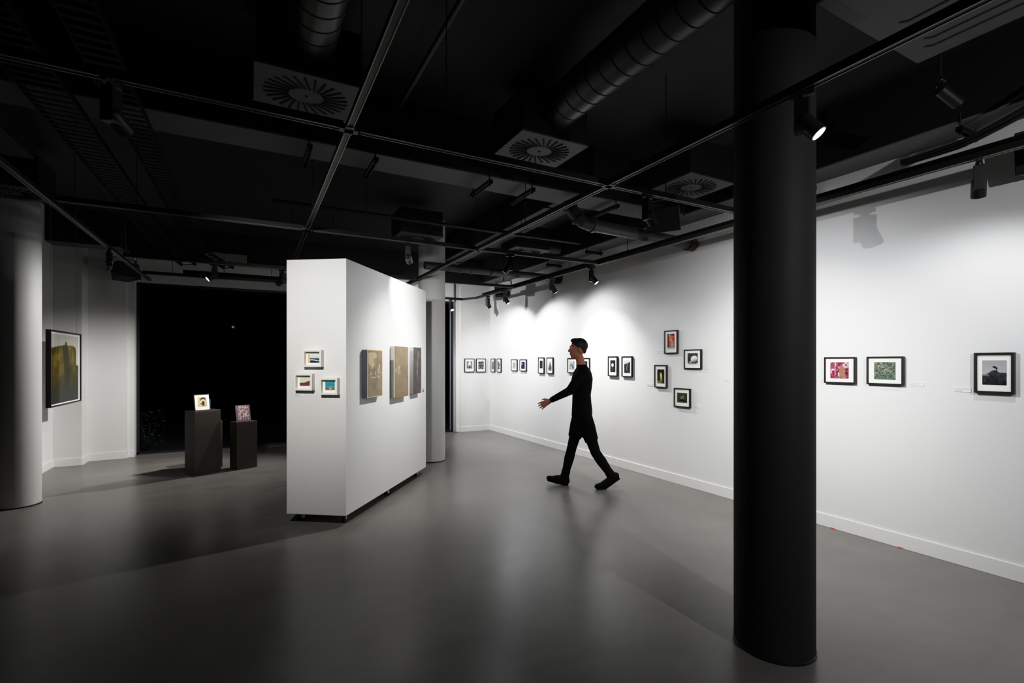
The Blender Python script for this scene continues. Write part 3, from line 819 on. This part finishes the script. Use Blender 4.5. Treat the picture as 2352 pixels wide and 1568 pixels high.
for lb, uL, uR, art in (('black frame with pale tree photo on the short end wall, left of its pair', 1067.3, 1089.9, art_tree), ('black frame with dark leaf photo on the short end wall, right of its pair', 1094.1, 1115.9, art_leaves)):
    a = on_y(uL, 838, 9.95); b = on_y(uR, 838, 9.95); zt = on_y(uL, 823.2, 9.95).z; zb = on_y(uL, 854.5, 9.95).z
    framed(lb, ((a.x + b.x) / 2, 9.9795, (zt + zb) / 2), 0, b.x - a.x, zt - zb, .03, .012, M['frameblack'], art, (.22, .78, .22, .8), 'black framed pictures on the short end wall')

# caption cards
def card(label, loc, rz, wd=.10, ht=.03):
    t = thing('caption_card', label, 'label', loc, rz, 'small caption cards beside the pictures')
    MB().box2((-wd / 2, -.003, -ht / 2), (wd / 2, .002, ht / 2)).build('card', M['label'], t)
    ib = MB()
    for k, (s, l) in enumerate(((.25, .95), (-.05, .85), (-.3, .5))):
        x = -wd / 2 + .004
        while x < -wd / 2 + wd * l:
            q = random.uniform(.005, .013); ib.box2((x, -.0036, ht * s), (min(x + q, wd / 2 - .003), -.003, ht * s + .0035)); x += q + .003
    ib.build('caption_text', M['ink'], t)
for (u, v, lb) in ((1624, 845, 'tiny caption card right of the egg-shaped stone photo'), (1600, 933, 'tiny caption card right of the two figures picture'), (1672, 873, 'tiny caption card just left of the dark column'), (1877, 874, 'tiny caption card just right of the dark column'), (2105, 882, 'tiny caption card right of the green foliage print'), (2211, 895, 'tiny caption card left of the grey hill photo'), (1493, 884, 'tiny caption card left of the candle picture'), (1515, 808, 'tiny caption card left of the red figure print')):
    p = on_x(u, v, XR); card(lb, (XR - .0005, p.y, p.z), -PI / 2)
p = on_x(1143, 883, XR)
t = thing('wall_socket', 'small white socket low on the picture wall near the corner', 'socket', (XR - .0005, p.y, p.z), -PI / 2)
MB().box2((-.05, -.008, -.05), (.05, 0, .05)).build('plate', M['plastic'], t, bevel=.003); MB().box2((-.012, -.0095, -.03), (.012, -.008, -.012)).build('slot', M['steel'], t)
t = thing('wall_switch', 'tall white switch plate on the stepped white pier beside the hill picture', 'switch', (-2.2395, 9.66, 1.1), PI / 2)
MB().box2((-.05, -.01, -.09), (.05, 0, .09)).build('plate', M['plastic'], t, bevel=.003); MB().box2((-.03, -.014, -.02), (.03, -.01, .05)).build('rocker', M['plastic'], t, bevel=.002)
for (u, v, lb) in ((2068, 1256.5, 'red tape scrap under the skirting right of the dark column, larger of two'), (1912, 1211, 'red tape scrap under the skirting close to the dark column')):
    p = on_x(u, v, XR - .015); q = MB().box2((-.001, -.018, .001), (0, .018, .008)).build('tape_scrap', M['redtape']); q.location = (XR - .015, p.y, 0); tag(q, lb, 'tape')
p = on_z(2150, 1331, 0); q = MB().box((0, 0, .001), (.014, .008, .002)).build('tape_scrap', M['redtape']); q.location = (p.x, p.y, 0); tag(q, 'tiny red scrap lying on the floor at the right', 'tape')

# hanging hill picture at the left
xp = -2.13
a = on_x(117, 845, xp); b = on_x(187.5, 845, xp); a2 = on_x(128, 758, xp + .0); b2 = on_x(119, 936, xp)
zt, zb = on_x(123, 757, xp).z, on_x(116, 937, xp).z
yc = (a.y + b.y) / 2
t = framed('large dark framed photo of a green grassy hill hanging at the left', (xp - .05, yc, (zt + zb) / 2), PI / 2, b.y - a.y, zt - zb, .05, .018, M['framebrown'], art_green_hill, (.035, .93, .035, .955), None, 'matwhite', res=90, lip=.35)
for s in (-1, 1):
    MB().cyl((s * (b.y - a.y) * .42, -.02, (zt - zb) / 2), (s * (b.y - a.y) * .42, -.02, ZC - (zt + zb) / 2), .0015, 6).build('hanging_wire', M['steel'], t)

# ------------------------------------------------------------------ mobile partition
T0 = 4.575
P0 = at_t(795, 830, T0); P1 = at_t(658, 830, T0 * 592 / 583); P3 = at_t(978.5, 830, T0 * 592 / 404)
for q in (P0, P1, P3): q.z = 0
P2 = P1 + P3 - P0
ctr = (P0 + P2) / 2; eL = (P3 - P0).normalized(); eS = (P0 - P1).normalized()
ZP0, ZP1 = .10, 2.518
pt = thing('mobile_partition', 'thick white mobile display wall on castors in the middle of the room', 'display wall', ctr)
MB().prism([tuple((q - ctr)[:2]) for q in (P0, P3, P2, P1)], ZP0, ZP1).build('panel', M['panelwhite'], pt, bevel=.004)
rzL = math.atan2(eL.y, eL.x); rzS = math.atan2(eS.y, eS.x)
nL = Vector((eL.y, -eL.x, 0)); nS = Vector((eS.y, -eS.x, 0))
Ls, Ss = (P3 - P0).length, (P1 - P0).length
for fL in (.055, .5, .93):
    for fS in (.15, .88):
        c = P0 + (P3 - P0) * fL + (P1 - P0) * fS - ctr
        aa = rzL + R(random.uniform(-35, 35)); d = Vector((math.cos(aa), math.sin(aa), 0)); n = Vector((-d.y, d.x, 0))
        cs = bpy.data.objects.new('castor', None); COL.objects.link(cs); cs.parent = pt; cs.location = c
        yb = MB(); yb.box2((-.045, -.04, .092), (.045, .04, .1)); yb.bar(n * .019 + Vector((0, 0, .092)), n * .019 + d * .016 + Vector((0, 0, .038)), .004, .034); yb.bar(-n * .019 + Vector((0, 0, .092)), -n * .019 + d * .016 + Vector((0, 0, .038)), .004, .034)
        yb.build('fork', M['steel'], cs)
        wc = d * .016 + Vector((0, 0, .04))
        MB().cyl(wc - n * .014, wc + n * .014, .0395, 32).build('wheel', M['rubber'], cs, smooth=True)
        MB().cyl(wc - n * .024, wc + n * .024, .014, 20).build('hub', M['hub'], cs, smooth=True)
def on_plane(u, v, p, n):
    d = ray(u, v); return EYE + d * ((p - EYE).dot(n) / d.dot(n))
def endpic(label, uL, uR, vT, vB, art, pr):
    dp = .055; pf = P0 + nS * dp
    a = on_plane(uL, (vT + vB) / 2, pf, nS); b = on_plane(uR, (vT + vB) / 2, pf, nS)
    zt = on_plane(uL, vT, pf, nS).z; zb = on_plane(uL, vB, pf, nS).z
    c = (a + b) / 2 - nS * (dp - .0005); c.z = (zt + zb) / 2
    framed(label, c, rzS, (b - a).length, zt - zb, dp, .019, M['framewhite'], art, pr, 'small white box frames on the partition end', 'matwhite', lip=.68, glass=False)
endpic('white box frame with pale sea landscape, topmost of three on the partition end', 694.4, 737.5, 803, 842.6, art_sea, (.21, .83, .25, .76))
endpic('white box frame with reddish moor landscape, lower left on the partition end', 674.5, 716.5, 857.5, 896.6, art_moor, (.22, .77, .26, .77))
endpic('white box frame with turquoise beach landscape, lower right on the partition end', 733, 774.5, 867.5, 906.5, art_beach, (.24, .76, .27, .76))
p = on_plane(686, 906, P0, nS); card('tiny caption card below the reddish moor picture on the partition end', (p.x + nS.x * .0005, p.y + nS.y * .0005, p.z), rzS, .09, .03)
def canvas(label, uS, uF, uR, vT, vB, art, em, dp):
    pf = P0 + nL * dp; vm = (vT + vB) / 2
    a = on_plane(uF, vm, pf, nL); b = on_plane(uR, vm, pf, nL)
    zt = on_plane(uF, vT, pf, nL).z; zb = on_plane(uF, vB, pf, nL).z
    c = (a + b) / 2 - nL * (dp - .0005); c.z = (zt + zb) / 2; W, Hh = (b - a).length / 2, (zt - zb) / 2
    t = thing('canvas_painting', label, 'painting', c, rzL, 'unframed canvases on the partition side')
    MB().box2((-W, -dp + .002, -Hh), (W, 0, Hh)).build('canvas_edge', em, t, bevel=.003)
    gridmesh('painted_face', -W, W, -Hh, Hh, -dp, art, 60, 90, t)
canvas('golden beige canvas with a pale drip shape, left of three on the partition side', 835.5, 843, 878.2, 802.6, 914.2, art_canvas1, M['canvasedge'], .055)
canvas('tall golden brown streaky canvas in the middle of three on the partition side', 900.2, 907.6, 937.8, 794.5, 914, art_canvas2, M['canvasedge2'], .06)
canvas('dark plum canvas with one thin pale streak, right of three on the partition side', 944.8, 950, 967.3, 797, 904.6, art_canvas3, M['canvasedge3'], .055)
p = on_plane(971.5, 896, P0, nL)
t = thing('wall_hook', 'tiny dark hook beside the dark plum canvas on the partition', 'hook', p + nL * .0005, rzL)
MB().cyl((0, 0, -.012), (0, -.012, -.012), .006, 10).build('peg', M['frameblack'], t, smooth=True); MB().box2((-.008, -.003, -.02), (.008, 0, .022)).build('plate', M['frameblack'], t)

# ------------------------------------------------------------------ plinths and the works on them
def plinth(label, near, rz, wd, dp, ht):
    c = Vector((*near, 0)) + Matrix.Rotation(rz, 3, 'Z') @ Vector((wd / 2, dp / 2, 0))
    t = thing('plinth', label, 'plinth', c, rz, 'dark brown display plinths')
    MB().box2((-wd / 2, -dp / 2, 0), (wd / 2, dp / 2, ht - .012)).build('body', M['plinth'], t, bevel=.003)
    MB().box2((-wd / 2, -dp / 2, ht - .012), (wd / 2, dp / 2, ht)).build('top_board', M['plinth'], t, bevel=.003)
    return t, c
RA = R(33)
pl1, c1 = plinth('tallest dark brown plinth, holding the small framed photo', (-.68, 7.82), RA, .352, .24, .875)
pl2, c2 = plinth('dark plinth mostly hidden behind the tallest plinth', (-.63, 8.19), RA, .30, .24, .68)
pl3, c3 = plinth('shorter dark brown plinth, holding the mottled mauve tile', (-.186, 7.97), R(25), .285, .22, .682)
def lean(t, x): t.rotation_euler[0] = -x
ln_ = R(9)
base = Vector((-.68, 7.82, .876)) + Matrix.Rotation(RA, 3, 'Z') @ Vector((.135, .055, 0))
wd, ht = .205, .222
t = framed('small black framed sepia nude photo standing on the tallest plinth', base, RA, wd, ht, .016, .006, M['frameblack'], art_nude, (.23, .80, .24, .82), None, 'mat')
t.rotation_euler = (Matrix.Rotation(RA, 3, 'Z') @ Matrix.Rotation(-ln_, 3, 'X')).to_euler()
t.location = base + Matrix.Rotation(RA, 3, 'Z') @ Vector((0, math.sin(ln_) * ht / 2 + .004, math.cos(ln_) * ht / 2 + .001))
MB().bar((0, .003, .02), (0, .07, -ht / 2 + .012), .05, .004).build('easel_back', M['frameblack'], t)
# teal book
bk = thing('book', 'small teal book standing behind the framed photo on the tallest plinth', 'book', Vector((-.68, 7.82, .876)) + Matrix.Rotation(RA, 3, 'Z') @ Vector((.252, .165, 0)), RA)
sk = Matrix.Rotation(R(6), 4, 'Y')
for nm, m, lo, hi in (('cover', 'teal', (-.042, -.016, .0), (.042, -.013, .135)), ('cover', 'teal', (-.042, .013, 0), (.042, .016, .135)), ('cover', 'teal', (-.042, -.016, 0), (-.039, .016, .135)), ('page_block', 'paper', (-.039, -.013, .002), (.039, .013, .139))):
    MB().box2(lo, hi).build(nm, M[m], bk)
# mauve tile
base = Vector((-.186, 7.97, .683)) + Matrix.Rotation(R(25), 3, 'Z') @ Vector((.118, .05, 0))
wd, ht, lt = .20, .235, R(11)
t = thing('ceramic_tile', 'mottled mauve and cream square panel leaning back on the shorter plinth', 'artwork', base, 0)
t.rotation_euler = (Matrix.Rotation(R(25), 3, 'Z') @ Matrix.Rotation(-lt, 3, 'X')).to_euler()
t.location = base + Matrix.Rotation(R(25), 3, 'Z') @ Vector((0, math.sin(lt) * ht / 2 + .006, math.cos(lt) * ht / 2 + .001))
MB().box2((-wd / 2, -.008, -ht / 2), (wd / 2, 0, ht / 2)).build('tile_body', mat('mauve_edge', rgb(96, 80, 88), .6), t, bevel=.002)
gridmesh('glazed_face', -wd / 2, wd / 2, -ht / 2, ht / 2, -.0085, art_lace, 64, 72, t)
MB().bar((0, .003, .03), (0, .075, -ht / 2 + .016), .06, .004).build('easel_back', M['frameblack'], t)

# ------------------------------------------------------------------ the walking person
ps = 6.03 / F
pr0 = on_z(1335, 1118, 0)
def L(u, v, y=0): return Vector(((u - 1335) * ps, y, H - (v - 830) * ps))
per = thing('person', 'person all in black striding left in front of the picture wall', 'person', pr0, -TH)
def remesh(mb, vox, name, m, parent, smooth_it=6):
    o = mb.build(name, m, parent)
    r = o.modifiers.new('r', 'REMESH'); r.mode = 'VOXEL'; r.voxel_size = vox
    s = o.modifiers.new('s', 'SMOOTH'); s.iterations = smooth_it; s.factor = .5
    dg = bpy.context.evaluated_depsgraph_get(); dg.update()
    me = bpy.data.meshes.new_from_object(o.evaluated_get(dg)); o.modifiers.clear()
    old = o.data; o.data = me; bpy.data.meshes.remove(old); me.name = name
    for p in me.polygons: p.use_smooth = True
    me.materials.clear(); me.materials.append(m)
    return o
NS, FS = -1, 1    # near side, far side (y sign)
hip = {NS: Vector((.01, -.09, .90)), FS: Vector((.01, .09, .90))}
knee = {FS: L(1315, 1033, .095), NS: L(1365, 1036, -.10)}
ankle = {FS: L(1299, 1098, .10), NS: L(1402, 1090, -.11)}
sh = {NS: Vector((-.0, -.175, 1.435)), FS: Vector((.03, .175, 1.435))}
elb = {NS: Vector((-.165, -.235, 1.205)), FS: Vector((.10, .235, 1.17))}
wri = {NS: Vector((-.395, -.20, 1.085)), FS: Vector((.085, .245, .925))}
headc = Vector((-.04, 0, 1.705)); neck = Vector((.012, 0, 1.47))
b = MB()
# trunk
b.loft([((.012, 0, .86), .085, .13), ((.012, 0, .92), .115, .165), ((.006, 0, 1.02), .10, .15), ((.002, 0, 1.10), .095, .14), ((.006, 0, 1.22), .112, .16), ((.010, 0, 1.33), .118, .175), ((.014, 0, 1.42), .095, .165), ((.012, 0, 1.475), .06, .09), ((.010, 0, 1.50), .05, .055)], 28)
b.caps((.012, 0, 1.46), (-.022, 0, 1.60), .054, .052)
# skull, jaw, nose, ears
b.ball(headc + Vector((.012, 0, .025)), .1, (.98, .78, 1.0), u=24, v=16)
b.ball(headc + Vector((-.035, 0, -.035)), .072, (.9, .85, 1.15), u=20, v=14)
b.ball(headc + Vector((-.058, 0, -.088)), .036, (1.0, 1.1, .8))
b.cone(headc + Vector((-.088, 0, .018)), headc + Vector((-.116, 0, -.028)), .008, .014, 10); b.ball(headc + Vector((-.112, 0, -.026)), .0145)
for s in (-1, 1): b.ball(headc + Vector((.012, s * .078, -.012)), .03, (.6, .3, 1.05)); b.ball(headc + Vector((-.088, s * .018, .028)), .016)
b.ball(headc + Vector((-.094, 0, -.062)), .016, (.7, 1.5, .6))
for s in (NS, FS):
    b.caps(hip[s], knee[s], .083, .056); b.caps(knee[s], knee[s].lerp(ankle[s], .35), .054, .057); b.caps(knee[s].lerp(ankle[s], .35), ankle[s], .057, .036)
    b.caps(Vector((.012, s * .13, 1.40)), sh[s], .06, .058)
    b.caps(sh[s], elb[s], .052, .040); b.caps(elb[s], wri[s], .039, .026)
# hands : palm + five fingers
def hand(w, d, nrm, s):
    d = d.normalized(); side = d.cross(nrm).normalized() * s; nrm = nrm.normalized()
    b.caps(w, w + d * .03, .025, .026)
    for k in range(4):
        o = (k - 1.5) * .019; b.caps(w + d * .02 + side * o * .7, w + d * .088 + side * o, .0135, .0115, 10)
    ln = (.072, .082, .076, .060)
    for k in range(4):
        o = (k - 1.5) * .0215; p = w + d * .088 + side * o; l = ln[k]; fan = side * (k - 1.5) * .12
        d1 = (d + nrm * .15 + fan).normalized(); d2 = (d + nrm * .55 + fan).normalized(); d3 = (d + nrm * .95 + fan).normalized()
        a1 = p + d1 * l * .45; a2 = a1 + d2 * l * .32; a3 = a2 + d3 * l * .23
        b.caps(p, a1, .0098, .0092, 10); b.caps(a1, a2, .0092, .0086, 10); b.caps(a2, a3, .0086, .0075, 10)
    tb = w + d * .028 - side * .024; t1 = tb + (d * .6 - side * .75 + nrm * .3).normalized() * .042; t2 = t1 + (d * .9 - side * .3 + nrm * .3).normalized() * .03
    b.caps(tb, t1, .0135, .011, 10); b.caps(t1, t2, .011, .0085, 10)
hand(wri[NS], wri[NS] - elb[NS] + Vector((-.02, 0, -.02)), Vector((-.15, .9, -.4)), 1)
hand(wri[FS], wri[FS] - elb[FS], Vector((-.5, -.8, 0)), -1)
# feet inside the boots
for s, tq in ((FS, Vector((-.395, .11, .055))), (NS, Vector((.195, -.115, .03)))):
    b.caps(ankle[s] + Vector((.0, 0, -.01)), (ankle[s] + (tq - ankle[s]) * .55) + Vector((0, 0, .012)), .034, .022)
body = remesh(b, .0062, 'body', M['skin'], per, 4)
me = body.data
at = me.color_attributes.new('paint', 'FLOAT_COLOR', 'POINT'); buf = []
for v in me.vertices:
    c = (176, 122, 98); p = v.co - headc
    if v.co.z > 1.5:
        if p.x < -.06 and abs(p.z + .062) < .010 and abs(p.y) < .026: c = (150, 74, 66)
        if p.x < -.06 and abs(p.z - .040) < .006 and .010 < abs(p.y) < .045: c = (40, 26, 20)
    buf += [*s2l(tuple(q / 255 for q in c)), 1]
at.data.foreach_set('color', buf)
for s in (-1, 1):
    MB().ball(headc + Vector((-.0815, s * .031, .017)), .0105).build('eye', mat('eye_white', (.7, .68, .66), .3) if 'eye' not in M else M['eye'], body, smooth=True)
# hair : short sides, fuller top
b = MB(); b.ball(headc + Vector((.020, 0, .040)), .104, (1.0, .82, .94), u=28, v=18)
b.ball(headc + Vector((-.028, 0, .104)), .052, (1.25, 1.15, .6)); b.ball(headc + Vector((.065, 0, -.01)), .052, (.8, 1.15, 1.1))
bmesh.ops.bisect_plane(b.b, geom=b.b.verts[:] + b.b.edges[:] + b.b.faces[:], plane_co=headc + Vector((-.062, 0, .055)), plane_no=Vector((-.62, 0, -.78)), clear_outer=True)
hr = b.build('hair', M['hair'], per, smooth=True)
# clothes
b = MB()
b.loft([((.006, 0, .865), .125, .178), ((.010, 0, .95), .125, .178), ((.006, 0, 1.05), .116, .168), ((.004, 0, 1.14), .112, .162), ((.006, 0, 1.24), .124, .176), ((.010, 0, 1.34), .130, .188), ((.014, 0, 1.425), .106, .18), ((.012, 0, 1.478), .070, .10), ((.008, 0, 1.515), .060, .064)], 32)
for s in (NS, FS):
    b.caps(Vector((.012, s * .13, 1.40)), sh[s], .074, .070); b.caps(sh[s], elb[s], .068, .054); b.caps(elb[s], elb[s].lerp(wri[s], .93), .053, .036)
remesh(b, .010, 'jumper', M['cloth'], per, 5)
b = MB()
for s in (NS, FS):
    hm = hip[s].lerp(knee[s], .69)
    b.caps(hip[s], hip[s].lerp(knee[s], .35), .104, .100); b.cone(hip[s].lerp(knee[s], .30), hm, .100, .082, 24)
b.loft([((.01, 0, .63), .092, .13), ((.01, 0, .78), .104, .160), ((.01, 0, .90), .118, .170), ((.008, 0, .98), .108, .156)], 28)
remesh(b, .010, 'shorts', M['cloth2'], per, 4)
b = MB()
for s in (NS, FS):
    b.caps(hip[s].lerp(knee[s], .3), knee[s], .080, .061); b.caps(knee[s], knee[s].lerp(ankle[s], .35), .060, .063); b.caps(knee[s].lerp(ankle[s], .35), ankle[s], .063, .043)
remesh(b, .009, 'leggings', M['cloth'], per, 4)
def boot(s, heel, ball, toe):
    heel, ball, toe = Vector(heel), Vector(ball), Vector(toe)
    up = (ankle[s] - heel.lerp(ball, .25)); up = up.normalized()
    b = MB()
    b.caps(ankle[s].lerp(knee[s], .20), ankle[s], .056, .054)
    b.caps(ankle[s], heel + up * .05, .054, .046); b.caps(ankle[s].lerp(heel, .3), ball + up * .05, .05, .044); b.caps(heel + up * .045, ball + up * .042, .044, .043); b.caps(ball + up * .042, toe + up * .032, .044, .032)
    o = remesh(b, .009, 'boot', M['boot'], per, 4)
    d = (ball - heel); f = MB()
    f.bar(heel - d.normalized() * .035 + up * .006, ball + d.normalized() * .01 + up * .006, .082, .018); f.bar(ball + up * .006, toe + (toe - ball).normalized() * .012 + up * .006, .076, .016)
    f.build('sole', M['sole'], o, bevel=.004)
    return o
boot(FS, (-.185, .10, .004), (-.315, .112, .028), (-.40, .116, .052))
boot(NS, (.418, -.11, .115), (.275, -.115, .014), (.185, -.117, .006))
